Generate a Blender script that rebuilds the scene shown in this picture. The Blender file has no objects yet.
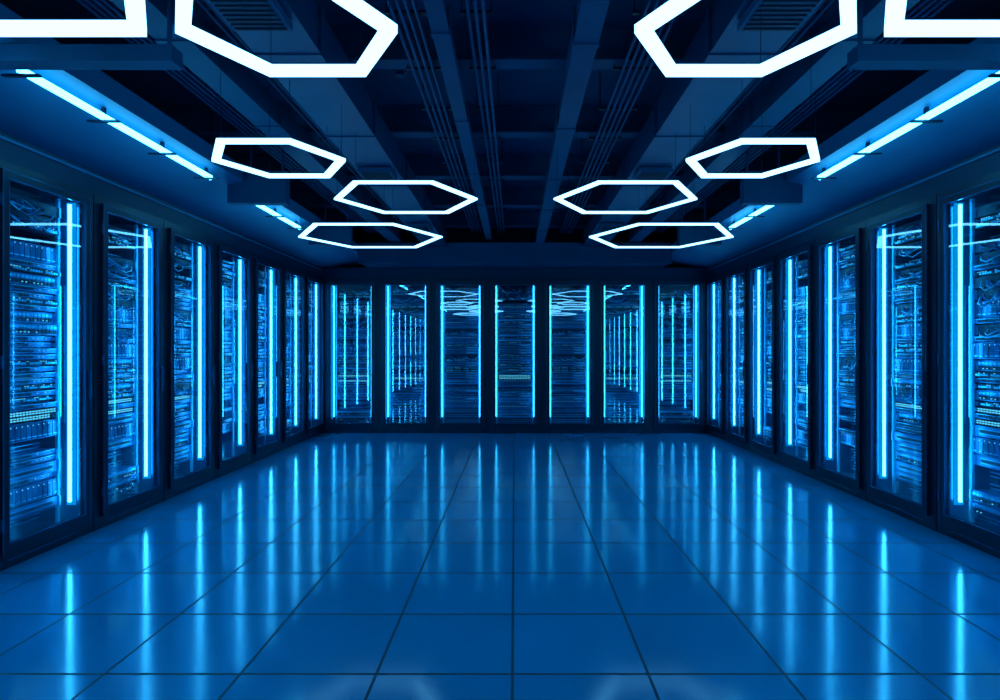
import bpy, bmesh, math, random
from mathutils import Vector, Matrix
scene = bpy.context.scene
scene.view_settings.view_transform = 'Standard'
CH = 1.43          # camera height
FR = 3.32          # rack front plane (side rows)
BK = 10.33         # rack front plane (back row)
CEIL = CH + 2.2
Y0 = -2.9

# ---------------------------------------------------------------- materials
def new_mat(name):
    m = bpy.data.materials.new(name); m.use_nodes = True
    nt = m.node_tree; nt.nodes.clear()
    out = nt.nodes.new('ShaderNodeOutputMaterial')
    return m, nt, out

def pbr(name, col, rough=0.5, metal=0.0, spec=0.5, noise=0.0, nscale=4.0, bump=0.0):
    m, nt, out = new_mat(name)
    b = nt.nodes.new('ShaderNodeBsdfPrincipled')
    b.inputs['Base Color'].default_value = (*col, 1)
    b.inputs['Roughness'].default_value = rough
    b.inputs['Metallic'].default_value = metal
    b.inputs['Specular IOR Level'].default_value = spec
    b.inputs['Specular Tint'].default_value = (0.3, 0.8, 1, 1)
    nt.links.new(b.outputs[0], out.inputs[0])
    if noise > 0 or bump > 0:
        tc = nt.nodes.new('ShaderNodeTexCoord')
        n = nt.nodes.new('ShaderNodeTexNoise'); n.inputs['Scale'].default_value = nscale
        n.inputs['Detail'].default_value = 5
        nt.links.new(tc.outputs['Object'], n.inputs['Vector'])
        if noise > 0:
            r = nt.nodes.new('ShaderNodeMapRange')
            r.inputs['To Min'].default_value = 1 - noise; r.inputs['To Max'].default_value = 1 + noise
            nt.links.new(n.outputs['Fac'], r.inputs['Value'])
            v = nt.nodes.new('ShaderNodeVectorMath'); v.operation = 'SCALE'
            v.inputs[0].default_value = col
            nt.links.new(r.outputs[0], v.inputs['Scale'])
            nt.links.new(v.outputs[0], b.inputs['Base Color'])
        if bump > 0:
            bp = nt.nodes.new('ShaderNodeBump'); bp.inputs['Strength'].default_value = bump
            bp.inputs['Distance'].default_value = 0.01
            nt.links.new(n.outputs['Fac'], bp.inputs['Height'])
            nt.links.new(bp.outputs[0], b.inputs['Normal'])
    return m

def emit(name, col, strength, sample=True):
    m, nt, out = new_mat(name)
    e = nt.nodes.new('ShaderNodeEmission')
    e.inputs[0].default_value = (*col, 1); e.inputs[1].default_value = strength
    nt.links.new(e.outputs[0], out.inputs[0])
    if not sample: m.cycles.emission_sampling = 'NONE'
    return m

M_frame = pbr('rack_black_steel', (0.001, 0.016, 0.040), 0.35, 0.0, 0.5)
M_trim = pbr('rack_door_trim', (0.008, 0.15, 0.32), 0.25, 0.5)
M_inner = pbr('rack_interior', (0.004, 0.15, 0.34), 0.22, 0.6)
M_face = pbr('server_faceplate', (0.004, 0.23, 0.50), 0.35, 0.3, noise=0.4, nscale=12)
M_dark = pbr('server_dark', (0.001, 0.012, 0.034), 0.5)
M_metal = pbr('server_bright_metal', (0.06, 0.66, 0.95), 0.35, 0.4)
M_cable = pbr('network_cable', (0.003, 0.16, 0.42), 0.5)
M_led = emit('status_led', (0.10, 0.66, 1.0), 1.8, False)
M_strip = emit('rack_led_strip', (0.045, 0.52, 1.0), 21.0)
M_strip_b = emit('rack_led_strip_dim', (0.03, 0.52, 1.0), 8.5)
M_glow = emit('led_halo_glow', (0.0, 0.36, 1.0), 1.1, False)  # weak emission standing in for the halo around the LED strips
M_hex = emit('hexagon_tube', (0.235, 0.62, 1.0), 4.0)
M_tube = emit('cove_tube', (0.075, 0.60, 1.0), 10.0)
M_wall = pbr('navy_wall_paint', (0.001, 0.028, 0.07), 0.5, noise=0.2, nscale=2)
M_soffit = pbr('soffit_paint', (0.002, 0.15, 0.30), 0.5, noise=0.1)
M_ceil = pbr('ceiling_slab', (0.001, 0.065, 0.15), 0.7, noise=0.5, nscale=1.5, bump=0.3)
M_beam = pbr('ceiling_beam_paint', (0.001, 0.062, 0.145), 0.55, noise=0.3, nscale=3)
M_duct = pbr('duct_metal', (0.002, 0.055, 0.135), 0.4, 0.2, noise=0.3, nscale=5)
M_pipe = pbr('conduit_metal', (0.003, 0.08, 0.19), 0.4, 0.3)

# glass
M_glass, nt, out = new_mat('door_glass')
tr = nt.nodes.new('ShaderNodeBsdfTransparent'); tr.inputs[0].default_value = (0.88, 0.96, 1, 1)
gl = nt.nodes.new('ShaderNodeBsdfGlossy'); gl.inputs['Roughness'].default_value = 0.0
gl.inputs['Color'].default_value = (0.5, 0.9, 1, 1)
lw = nt.nodes.new('ShaderNodeLayerWeight'); lw.inputs['Blend'].default_value = 0.5
pw = nt.nodes.new('ShaderNodeMath'); pw.operation = 'POWER'; pw.inputs[1].default_value = 4
mr = nt.nodes.new('ShaderNodeMapRange'); mr.inputs['To Min'].default_value = 0.30; mr.inputs['To Max'].default_value = 0.78
mx = nt.nodes.new('ShaderNodeMixShader')
nt.links.new(lw.outputs['Facing'], pw.inputs[0]); nt.links.new(pw.outputs[0], mr.inputs['Value'])
nt.links.new(mr.outputs[0], mx.inputs[0]); nt.links.new(tr.outputs[0], mx.inputs[1]); nt.links.new(gl.outputs[0], mx.inputs[2])
nt.links.new(mx.outputs[0], out.inputs[0])

# floor tiles
M_floor, nt, out = new_mat('raised_floor_tiles')
L = nt.links.new
b = nt.nodes.new('ShaderNodeBsdfPrincipled')
tc = nt.nodes.new('ShaderNodeTexCoord'); sx = nt.nodes.new('ShaderNodeSeparateXYZ')
L(tc.outputs['Object'], sx.inputs[0])
def M(op, a, bb=None, nt=nt):
    n = nt.nodes.new('ShaderNodeMath'); n.operation = op
    for i, v in enumerate((a, bb)):
        if v is None: continue
        if isinstance(v, (int, float)): n.inputs[i].default_value = v
        else: nt.links.new(v, n.inputs[i])
    return n.outputs[0]
def edge(o, off):
    u = M('DIVIDE', M('SUBTRACT', o, off), 0.6)
    f = M('FRACT', u)
    d = M('MULTIPLY', M('MINIMUM', f, M('SUBTRACT', 1.0, f)), 0.6)
    return d, M('FLOOR', u)
dx, ix = edge(sx.outputs[0], -0.012)
dy, iy = edge(sx.outputs[1], 0.248)
g = M('MAXIMUM', M('LESS_THAN', dx, 0.0068), M('LESS_THAN', dy, 0.0085))
cmb = nt.nodes.new('ShaderNodeCombineXYZ'); L(ix, cmb.inputs[0]); L(iy, cmb.inputs[1])
wn = nt.nodes.new('ShaderNodeTexWhiteNoise'); wn.noise_dimensions = '3D'; L(cmb.outputs[0], wn.inputs['Vector'])
ns = nt.nodes.new('ShaderNodeTexNoise'); ns.inputs['Scale'].default_value = 1.3; ns.inputs['Detail'].default_value = 6
L(tc.outputs['Object'], ns.inputs['Vector'])
var = M('ADD', M('ADD', 0.75, M('MULTIPLY', wn.outputs['Value'], 0.12)), M('MULTIPLY', ns.outputs['Fac'], 0.35))
vs = nt.nodes.new('ShaderNodeVectorMath'); vs.operation = 'SCALE'; vs.inputs[0].default_value = (0.0, 0.32, 0.64)
L(var, vs.inputs['Scale'])
mc = nt.nodes.new('ShaderNodeMix'); mc.data_type = 'RGBA'
L(g, mc.inputs[0]); L(vs.outputs[0], mc.inputs[6]); mc.inputs[7].default_value = (0.0, 0.02, 0.06, 1)
L(mc.outputs[2], b.inputs['Base Color'])
rg = M('ADD', M('ADD', 0.095, M('MULTIPLY', ns.outputs['Fac'], 0.05)), M('MULTIPLY', g, 0.5))
L(rg, b.inputs['Roughness'])
b.inputs['IOR'].default_value = 1.65
b.inputs['Specular IOR Level'].default_value = 1.0
b.inputs['Specular Tint'].default_value = (0.3, 0.92, 1, 1)
bp = nt.nodes.new('ShaderNodeBump'); bp.inputs['Strength'].default_value = 0.4; bp.inputs['Distance'].default_value = 0.003
L(M('SUBTRACT', 1.0, g), bp.inputs['Height']); L(bp.outputs[0], b.inputs['Normal'])
L(b.outputs[0], out.inputs[0])

# ---------------------------------------------------------------- mesh builder
class MB:
    def __init__(s): s.v = []; s.f = []; s.mi = []; s.mats = []
    def m(s, mat):
        if mat not in s.mats: s.mats.append(mat)
        return s.mats.index(mat)
    def box(s, x0, x1, y0, y1, z0, z1, mat):
        i = len(s.v); k = s.m(mat)
        s.v += [(x0,y0,z0),(x1,y0,z0),(x1,y1,z0),(x0,y1,z0),(x0,y0,z1),(x1,y0,z1),(x1,y1,z1),(x0,y1,z1)]
        for q in ((0,3,2,1),(4,5,6,7),(0,1,5,4),(1,2,6,5),(2,3,7,6),(3,0,4,7)):
            s.f.append(tuple(i+a for a in q)); s.mi.append(k)
    def quad(s, pts, mat):
        i = len(s.v); s.v += pts; s.f.append(tuple(range(i, i+len(pts)))); s.mi.append(s.m(mat))
    def tube(s, pts, r, mat, n=8):
        k = s.m(mat); rings = []
        pts = [Vector(p) for p in pts]
        for j, p in enumerate(pts):
            d = (pts[min(j+1, len(pts)-1)] - pts[max(j-1, 0)]).normalized()
            up = Vector((0,0,1)) if abs(d.z) < .9 else Vector((1,0,0))
            a = d.cross(up).normalized(); c = d.cross(a)
            i = len(s.v); rings.append(i)
            for t in range(n):
                w = 2*math.pi*t/n
                s.v.append(tuple(p + a*math.cos(w)*r + c*math.sin(w)*r))
        for j in range(len(rings)-1):
            for t in range(n):
                s.f.append((rings[j]+t, rings[j]+(t+1)%n, rings[j+1]+(t+1)%n, rings[j+1]+t)); s.mi.append(k)
        s.f.append(tuple(rings[0]+t for t in range(n))[::-1]); s.mi.append(k)
        s.f.append(tuple(rings[-1]+t for t in range(n))); s.mi.append(k)
    def hexring(s, ro, ri, z0, z1, mat):
        k = s.m(mat); i = len(s.v)
        for (r, z) in ((ro,z0),(ri,z0),(ri,z1),(ro,z1)):
            for t in range(6):
                w = math.pi*t/3
                s.v.append((r*math.cos(w), r*math.sin(w), z))
        for a in range(4):
            bq = (a+1) % 4
            for t in range(6):
                u = (t+1) % 6
                s.f.append((i+a*6+t, i+bq*6+t, i+bq*6+u, i+a*6+u)); s.mi.append(k)
    def mesh(s, name):
        me = bpy.data.meshes.new(name); me.from_pydata(s.v, [], s.f)
        for mt in s.mats: me.materials.append(mt)
        me.polygons.foreach_set('material_index', s.mi); me.update()
        bm = bmesh.new(); bm.from_mesh(me)
        bmesh.ops.recalc_face_normals(bm, faces=bm.faces); bm.to_mesh(me); bm.free()
        return me
    def obj(s, name, loc=(0,0,0), rot=0, parent=None, bevel=0):
        return place(s.mesh(name), name, loc, rot, parent, bevel)
def place(me, name, loc=(0,0,0), rot=0, parent=None, bevel=0):
    o = bpy.data.objects.new(name, me); scene.collection.objects.link(o)
    o.location = loc; o.rotation_euler = (0,0,rot)
    if parent: o.parent = parent
    if bevel:
        bv = o.modifiers.new('bevel', 'BEVEL'); bv.width = bevel; bv.segments = 2; bv.limit_method = 'ANGLE'
    return o
def empty(name, loc, rot=0):
    e = bpy.data.objects.new(name, None); scene.collection.objects.link(e)
    e.location = loc; e.rotation_euler = (0,0,rot); e.empty_display_size = .2
    return e

# ---------------------------------------------------------------- room shell
XO = 3.98; YO = 10.98
def room(name, args, mat):
    q = MB(); q.box(*args, mat); return q.obj(name)
room('floor', (-XO-.15, XO+.15, Y0-.15, YO+.15, -0.1, 0, ), M_floor)
room('ceiling', (-XO-.15, XO+.15, Y0-.15, YO+.15, CEIL, CEIL+.15), M_ceil)
room('wall_left', (-XO-.15, -XO, Y0-.15, YO+.15, 0, CEIL), M_wall)
room('wall_right', (XO, XO+.15, Y0-.15, YO+.15, 0, CEIL), M_wall)
room('wall_back', (-XO, XO, YO, YO+.15, 0, CEIL), M_wall)
room('wall_front', (-XO, XO, Y0-.15, Y0, 0, CEIL), M_wall)
# door in the wall behind the camera
d = MB()
for s_ in (-1, 1):
    a, c = (0.01, 0.9) if s_ > 0 else (-0.9, -0.01)
    d.box(a, c, 0, .05, 0.01, 2.15, M_frame); d.box(s_*.08-.012, s_*.08+.012, .05, .1, .95, 1.25, M_metal)
d.box(-1.0, -.9, 0, .08, 0, 2.25, M_frame); d.box(.9, 1.0, 0, .08, 0, 2.25, M_frame); d.box(-.9, .9, 0, .08, 2.15, 2.25, M_frame)
d.obj('door_1', (0, Y0+.002, 0))

# ---------------------------------------------------------------- racks
W = 0.4675; RH = 2.66; DEP = 0.62
DW = 0.40; DB = 0.10; DT = 2.60       # door half width, bottom, top
def build_carcass():
    q = MB()
    q.box(-W, -W+.02, 0, DEP, 0, RH, M_frame); q.box(W-.02, W, 0, DEP, 0, RH, M_frame)
    q.box(-W+.02, W-.02, DEP-.02, DEP, 0, RH, M_inner)
    q.box(-W+.02, W-.02, 0, DEP-.02, RH-.06, RH, M_frame); q.box(-W+.02, W-.02, 0, DEP-.02, 0, .1, M_frame)
    # face posts
    q.box(-W+.02, -DW+.005, 0, .03, .1, RH-.06, M_frame); q.box(DW-.005, W-.02, 0, .03, .1, RH-.06, M_frame)
    # interior lining
    q.box(-DW+.03, -DW+.04, .03, DEP-.02, .1, RH-.06, M_inner); q.box(DW-.04, DW-.03, .03, DEP-.02, .1, RH-.06, M_inner)
    # mounting rails
    for s_ in (-1, 1):
        q.box(s_*.312-.012, s_*.312+.012, .15, .17, .12, 2.58, M_metal)
    # plinth vents
    for i in range(9):
        q.box(-.32+i*.072, -.27+i*.072, -.004, 0, .045, .055, M_trim)
    return q.mesh('cabinet')
def build_door():
    q = MB(); y0, y1 = -.028, -.002; t = .048
    q.box(-DW, -DW+t, y0, y1, DB, DT, M_frame); q.box(DW-t, DW, y0, y1, DB, DT, M_frame)
    q.box(-DW+t, DW-t, y0, y1, DB, DB+t+.02, M_frame); q.box(-DW+t, DW-t, y0, y1, DT-t, DT, M_frame)
    e = .007; a = DW-t
    q.box(-a, -a+e, y0-.002, y0+.012, DB+t+.02, DT-t, M_trim); q.box(a-e, a, y0-.002, y0+.012, DB+t+.02, DT-t, M_trim)
    q.box(-a+e, a-e, y0-.002, y0+.012, DB+t+.02, DB+t+.027, M_trim); q.box(-a+e, a-e, y0-.002, y0+.012, DT-t-.007, DT-t, M_trim)
    # outer thin edge highlight bead
    for s_ in (-1, 1):
        x0, x1 = sorted((s_*DW, s_*(DW-.006))); q.box(x0, x1, y0-.002, y0, DB, DT, M_trim)
    q.box(-DW, DW, y0-.002, y0, DT-.006, DT, M_trim)
    # handle
    q.box(DW-.034, DW-.016, y0-.022, y0-.010, 1.05, 1.27, M_trim)
    q.box(DW-.030, DW-.020, y0-.012, y0, 1.07, 1.09, M_trim); q.box(DW-.030, DW-.020, y0-.012, y0, 1.23, 1.25, M_trim)
    for z in (.3, 1.35, 2.4): q.box(-DW-.01, -DW+.006, y0-.006, y0+.01, z-.04, z+.04, M_trim)
    return q.mesh('door_frame')
def build_glass():
    q = MB(); a = DW-.05
    q.quad([(-a, -.012, DB+.07), (a, -.012, DB+.07), (a, -.012, DT-.05), (-a, -.012, DT-.05)], M_glass)
    return q.mesh('glass')
def build_strips(mat, w):
    q = MB()
    for s_ in (-1, 1):
        q.box(s_*.325-w, s_*.325+w, .07, .07+2*w, .27, 2.54, mat)
        # added glow bar on the liner, imitating the strip's halo and fainter second line
        x0, x1 = sorted((s_*.352, s_*.359)); q.box(x0, x1, .055, .125, .24, 2.56, M_glow)
    return q.mesh('led_strips')
def build_servers(seed):
    R = random.Random(seed); q = MB(); U = .0445; z = .16; hw = .298
    yf = .165
    while z < 2.50:
        if z < .84:
            t = R.choice(['blank', 'srv', 'drive', 'gap', 'srv2', 'gap', 'blank'])
        elif z < .98: t = R.choice(['dots', 'dots', 'dots', 'srv'])
        elif z < 2.1: t = R.choice(['srv', 'patch', 'srv', 'srv2', 'drive', 'patch', 'srv', 'cable'])
        else: t = R.choice(['patch', 'cable', 'gap', 'srv', 'patch'])
        n = {'blank':2,'srv':1,'drive':3,'gap':2,'srv2':2,'dots':1,'patch':1,'cable':2}[t]
        h = n*U; z1 = z+h-.009
        if t == 'gap':
            for i in range(2): q.box(-hw, hw, yf+.12, yf+.14, z+i*h/3, z+i*h/3+.006, M_metal)
        else:
            dpt = R.uniform(-.02, .03)
            q.box(-hw, hw, yf+dpt, yf+.35, z, z1, M_face if t in ('srv','srv2','blank','drive') else M_dark)
            yy = yf+dpt
            q.box(-hw-.012, -hw+.004, yy-.012, yy+.02, z+.003, z1-.003, M_metal); q.box(hw-.004, hw+.012, yy-.012, yy+.02, z+.003, z1-.003, M_metal)
            if t == 'srv':
                for i in range(8):
                    x = -hw+.03+i*.043
                    q.box(x, x+.036, yy-.004, yy, z+.008, z1-.008, M_dark)
                for i in range(4):
                    if R.random() < .7: q.box(.12+i*.04, .126+i*.04, yy-.004, yy, z+.016, z+.022, M_led)
                q.box(-hw+.01, hw-.01, yy-.008, yy, z1-.006, z1-.001, M_metal)
            elif t == 'srv2':
                for i in range(16):
                    x = -hw+.02+i*.035
                    q.box(x, x+.029, yy-.006, yy, z+.01, z+.038, M_dark); q.box(x, x+.027, yy-.010, yy, z+.048, z1-.014, M_metal)
                    if R.random() < .4: q.box(x+.008, x+.016, yy-.012, yy-.006, z+.016, z+.022, M_led)
            elif t == 'drive':
                for i in range(12):
                    x = -hw+.012+i*.048
                    q.box(x, x+.042, yy-.014, yy, z+.008, z1-.006, M_trim); q.box(x+.005, x+.037, yy-.018, yy-.012, z+.02, z+.028, M_metal)
                    q.box(x+.005, x+.010, yy-.018, yy-.012, z1-.022, z1-.015, M_led)
            elif t == 'patch':
                for i in range(24):
                    x = -hw+.012+i*.024
                    q.box(x, x+.017, yy-.008, yy, z+.010, z+.024, M_metal if i % 6 else M_dark)
                    if R.random() < .35: q.box(x+.005, x+.011, yy-.010, yy-.002, z+.028, z+.033, M_led)
            elif t == 'dots':
                for r_ in range(2):
                    for i in range(20):
                        x = -hw+.02+i*.028
                        q.box(x, x+.014, yy-.006, yy, z+.006+r_*.016, z+.015+r_*.016, M_led)
            elif t == 'blank':
                q.box(-hw+.05, hw-.05, yy-.006, yy, z+.02, z+.026, M_metal); q.box(-hw+.05, hw-.05, yy-.006, yy, z1-.026, z1-.02, M_metal)
                q.box(-hw+.06, hw-.06, yy-.003, yy, z+.030, z1-.030, M_dark)
            elif t == 'cable':
                for i in range(7):
                    x0 = R.uniform(-.29, .1); x1 = x0+R.uniform(.1, .35); x1 = min(x1, .29)
                    zc = z+R.uniform(.02, .06); sag = R.uniform(.03, .09)
                    q.tube([(x0, yy, zc), (x0+(x1-x0)*.2, yy-.04, zc-sag*.6), ((x0+x1)/2, yy-.05, zc-sag), (x0+(x1-x0)*.8, yy-.04, zc-sag*.6), (x1, yy, zc)], .0045, M_cable if i % 3 else M_metal, 6)
        z += h
    return q.mesh('server_units')
CAR, DOOR, GLASS = build_carcass(), build_door(), build_glass()
STRIP, STRIPB = build_strips(M_strip, .0085), build_strips(M_strip_b, .007)
SV = [build_servers(s) for s in (3, 11, 27, 42)]
def rack(loc, rot, v, strip):
    e = empty('server_rack', loc, rot)
    for me in (CAR, DOOR, GLASS, strip, SV[v % 4]): place(me, me.name.split('.')[0], parent=e)
for i, k in enumerate(range(-3, 4)): rack((k*.938, BK, 0), 0, [0, 1, 2, 3, 2, 1, 0][i], STRIPB)
for k in range(-8, 6):
    yc = 4.80 + .945*k + .40
    rack((-FR, yc, 0), math.pi/2, k % 4, STRIP)
    rack((FR, yc, 0), -math.pi/2, (k+1) % 4, STRIP)
for nm, s_ in (('trim_1', -1), ('trim_2', 1)):
    q = MB(); x0, x1 = sorted((s_*3.29, s_*3.36)); q.box(x0, x1, 10.345-.0, 10.41, 0, 2.66, M_frame); q.obj(nm)

# ---------------------------------------------------------------- header and soffits
SZ = CH+1.42
for nm, s_ in (('trim_3', -1), ('trim_4', 1)):
    q = MB(); x0, x1 = sorted((s_*3.34, s_*XO)); q.box(x0, x1, Y0, YO, 2.66, SZ, M_wall)
    x0, x1 = sorted((s_*3.325, s_*3.34)); q.box(x0, x1, Y0, BK, SZ-.05, SZ-.03, M_soffit)
    q.obj(nm)
q = MB(); q.box(-3.34, 3.34, BK+.02, YO, 2.66, SZ, M_wall); q.obj('trim_5')
for nm, s_ in (('trim_6', -1), ('trim_7', 1)):   # sloped soffit along side walls
    q = MB()
    P = [(3.98, SZ), (3.36, SZ), (2.55, SZ+.16), (2.55, SZ+.30), (3.98, SZ+.30)]
    n = len(P); i = len(q.v); k = q.m(M_soffit)
    for y in (Y0, YO):
        for (x, z) in P: q.v.append((s_*x, y, z))
    for a in range(n):
        c = (a+1) % n; q.f.append((a, c, n+c, n+a)); q.mi.append(k)
    q.f.append(tuple(range(n))); q.mi.append(k); q.f.append(tuple(range(n, 2*n))[::-1]); q.mi.append(k)
    q.obj(nm)
q = MB(); q.box(-2.54, 2.54, 9.75, YO, SZ, SZ+.30, M_beam); q.box(-2.54, 2.54, 9.72, 9.75, SZ-.02, SZ+.32, M_beam); q.obj('trim_8')

# cove tubes
for s_ in (-1, 1):
    for (a, c) in ((-2.4, 1.0), (1.2, 2.95), (3.2, 5.2), (5.95, 7.35)):
        e = empty('cove_light', (s_*2.64, 0, CH+1.495))
        q = MB(); q.tube([(0, a, 0), (0, c, 0)], .022, M_tube, 10); q.obj('tube', parent=e)
        q = MB()
        y = a+.01
        while y < c:
            yy = y
            q.box(-.10, .10, yy-.012, yy+.012, -.034, -.022, M_frame)
            q.box(-.012, .012, yy-.01, yy+.01, -.024, .06, M_frame)
            y += .64
        q.obj('bracket_rail', parent=e)
    for y in (5.68, 7.9):
        q = MB(); x0, x1 = sorted((s_*2.15, s_*2.70))
        q.box(x0, x1, y-.05, y+.05, CH+1.38, CH+1.68, M_beam)
        for x in (2.20, 2.5): q.tube([(s_*x, y, CH+1.68), (s_*x, y, CEIL)], .012, M_pipe, 8)
        q.obj('ceiling_baffle')
    q = MB(); x0, x1 = sorted((s_*1.75, s_*3.30)); q.box(x0, x1, 3.06, 3.16, CH+1.475, CH+1.56, M_beam)
    q.tube([(s_*1.79, 3.11, CH+1.56), (s_*1.79, 3.11, CEIL)], .012, M_pipe, 8)
    q.obj('ceiling_crossbar')

# ---------------------------------------------------------------- ceiling structure
for y in (-1.3, .05, 1.4, 2.75, 4.1, 5.45, 6.8, 8.15, 9.5):
    q = MB(); zb = CH+1.95
    q.box(-XO, XO, y-.07, y+.07, zb, zb+.018, M_beam); q.box(-XO, XO, y-.012, y+.012, zb+.018, CEIL-.015, M_beam); q.box(-XO, XO, y-.07, y+.07, CEIL-.015, CEIL, M_beam)
    q.obj('ceiling_beam')
OVER = []      # (x, halfwidth, underside) of overhead services, where lamp cables can be fixed
def lbeam(x, w, zb, zt, mat, nm):
    OVER.append((x, w/2+.02, zb-.02))
    q = MB(); q.box(x-w/2, x+w/2, Y0+.03, 9.7, zb, zt, mat)
    q.box(x-w/2-.015, x+w/2+.015, Y0+.03, 9.7, zb-.012, zb, mat)
    for y in (1.0, 2.2, 3.4, 4.7, 6.1, 7.4, 8.7):
        q.box(x-w/2-.02, x+w/2+.02, y-.02, y+.02, zb-.02, zt, mat)
    return q.obj(nm)
lbeam(-1.93, .16, CH+1.76, CH+1.94, M_beam, 'cable_trunking'); lbeam(1.93, .16, CH+1.76, CH+1.94, M_beam, 'cable_trunking')
lbeam(-1.28, .34, CH+1.68, CH+1.94, M_duct, 'air_duct'); lbeam(1.28, .34, CH+1.68, CH+1.94, M_duct, 'air_duct')
lbeam(.40, .11, CH+1.74, CH+1.94, M_beam, 'cable_trunking')
lbeam(-.42, .07, CH+1.80, CH+1.94, M_beam, 'cable_trunking')
for cx, n in ((-.62, 4), (-.22, 3), (.82, 5), (-1.68, 3), (1.68, 3), (2.3, 4), (-2.3, 4)):
    OVER.append((cx, .03*n, CH+1.889))
    q = MB()
    for i in range(n):
        x = cx+(i-(n-1)/2)*.045
        q.tube([(x, Y0+.03, CH+1.90), (x, 9.7, CH+1.90)], .011, M_pipe, 8)
    for y in [0.7+.68*j for j in range(13)]:
        q.box(cx-.03*n, cx+.03*n, y-.012, y+.012, CH+1.915, CH+1.93, M_frame)
        q.tube([(cx-.028*n, y, CH+1.92), (cx-.028*n, y, CEIL)], .004, M_frame, 6)
        q.tube([(cx+.028*n, y, CH+1.92), (cx+.028*n, y, CEIL)], .004, M_frame, 6)
    q.obj('conduit_bundle')
for x in (-1.28, 1.28):
    for y in (2.9, 5.6, 8.0):
        q = MB()
        q.box(x-.15, x+.15, y-.15, y+.15, CH+1.62, CH+1.66, M_beam)
        for i in range(7): q.box(x-.13, x+.13, y-.125+i*.04, y-.11+i*.04, CH+1.61, CH+1.62, M_dark)
        q.obj('air_vent')
for (x, y) in ((.1, 3.4), (.1, 6.0), (-.9, 4.7), (.9, 7.4)):
    q = MB(); q.tube([(x, y, CEIL), (x, y, CEIL-.03)], .055, M_pipe, 20); q.tube([(x, y, CEIL-.03), (x, y, CEIL-.055)], .035, M_pipe, 20)
    q.obj('smoke_detector')

# ---------------------------------------------------------------- hexagon lamps
H = 1.30
def hexlamp(xr, zr, sr, w=.075, h=.035, dz=0.0):
    s = sr*H; z0 = CH+H-dz
    e = empty('hexagon_pendant_lamp', (xr*H, zr*H, z0))
    q = MB(); q.hexring(s, s-w, 0, h, M_hex); q.obj('light_ring', parent=e)
    q = MB(); q.hexring(s-.012, s-w+.012, h, h+.012, M_frame)
    for t in range(0, 6):
        a = math.pi*t/3; x, y = (s-w/2)*math.cos(a), (s-w/2)*math.sin(a)
        gx = xr*H+x; top = CEIL
        if abs(gx) > 2.54: top = SZ+.155
        for (ox, ow, oz) in OVER:
            if abs(gx-ox) <= ow: top = min(top, oz)
        q.tube([(x, y, h+.005), (x, y, top-z0)], .0018, M_frame, 5)
    q.obj('housing_and_cables', parent=e)
for sx_ in (-1, 1):
    o = .005 if sx_ > 0 else 0
    hexlamp(sx_*1.476+o*.6, 1.917-.52, .60)
    hexlamp(sx_*.722+o*1.2, 1.894, .351, .064)
    hexlamp(sx_*1.233+o*1.6, 3.13, .350, .060, .020, .022)
    hexlamp(sx_*.71+o*1.6, 3.90, .467, .056, .014, .030)
    hexlamp(sx_*1.265+o*3.0, 5.25, .632, .062, .014, .020)
    hexlamp(sx_*.75, .2, .45)
    hexlamp(sx_*1.2, -1.1, .55)

# ---------------------------------------------------------------- world + camera
w = bpy.data.worlds.new('world'); scene.world = w; w.use_nodes = True
w.node_tree.nodes['Background'].inputs[0].default_value = (0.0, 0.02, 0.06, 1)
cam = bpy.data.cameras.new('camera'); co = bpy.data.objects.new('camera', cam); scene.collection.objects.link(co)
co.location = (0, 0, CH); co.rotation_euler = (math.pi/2, 0, 0)
cam.sensor_width = 36; cam.lens = 21.6; cam.shift_x = -0.015; cam.clip_start = .02
scene.camera = co
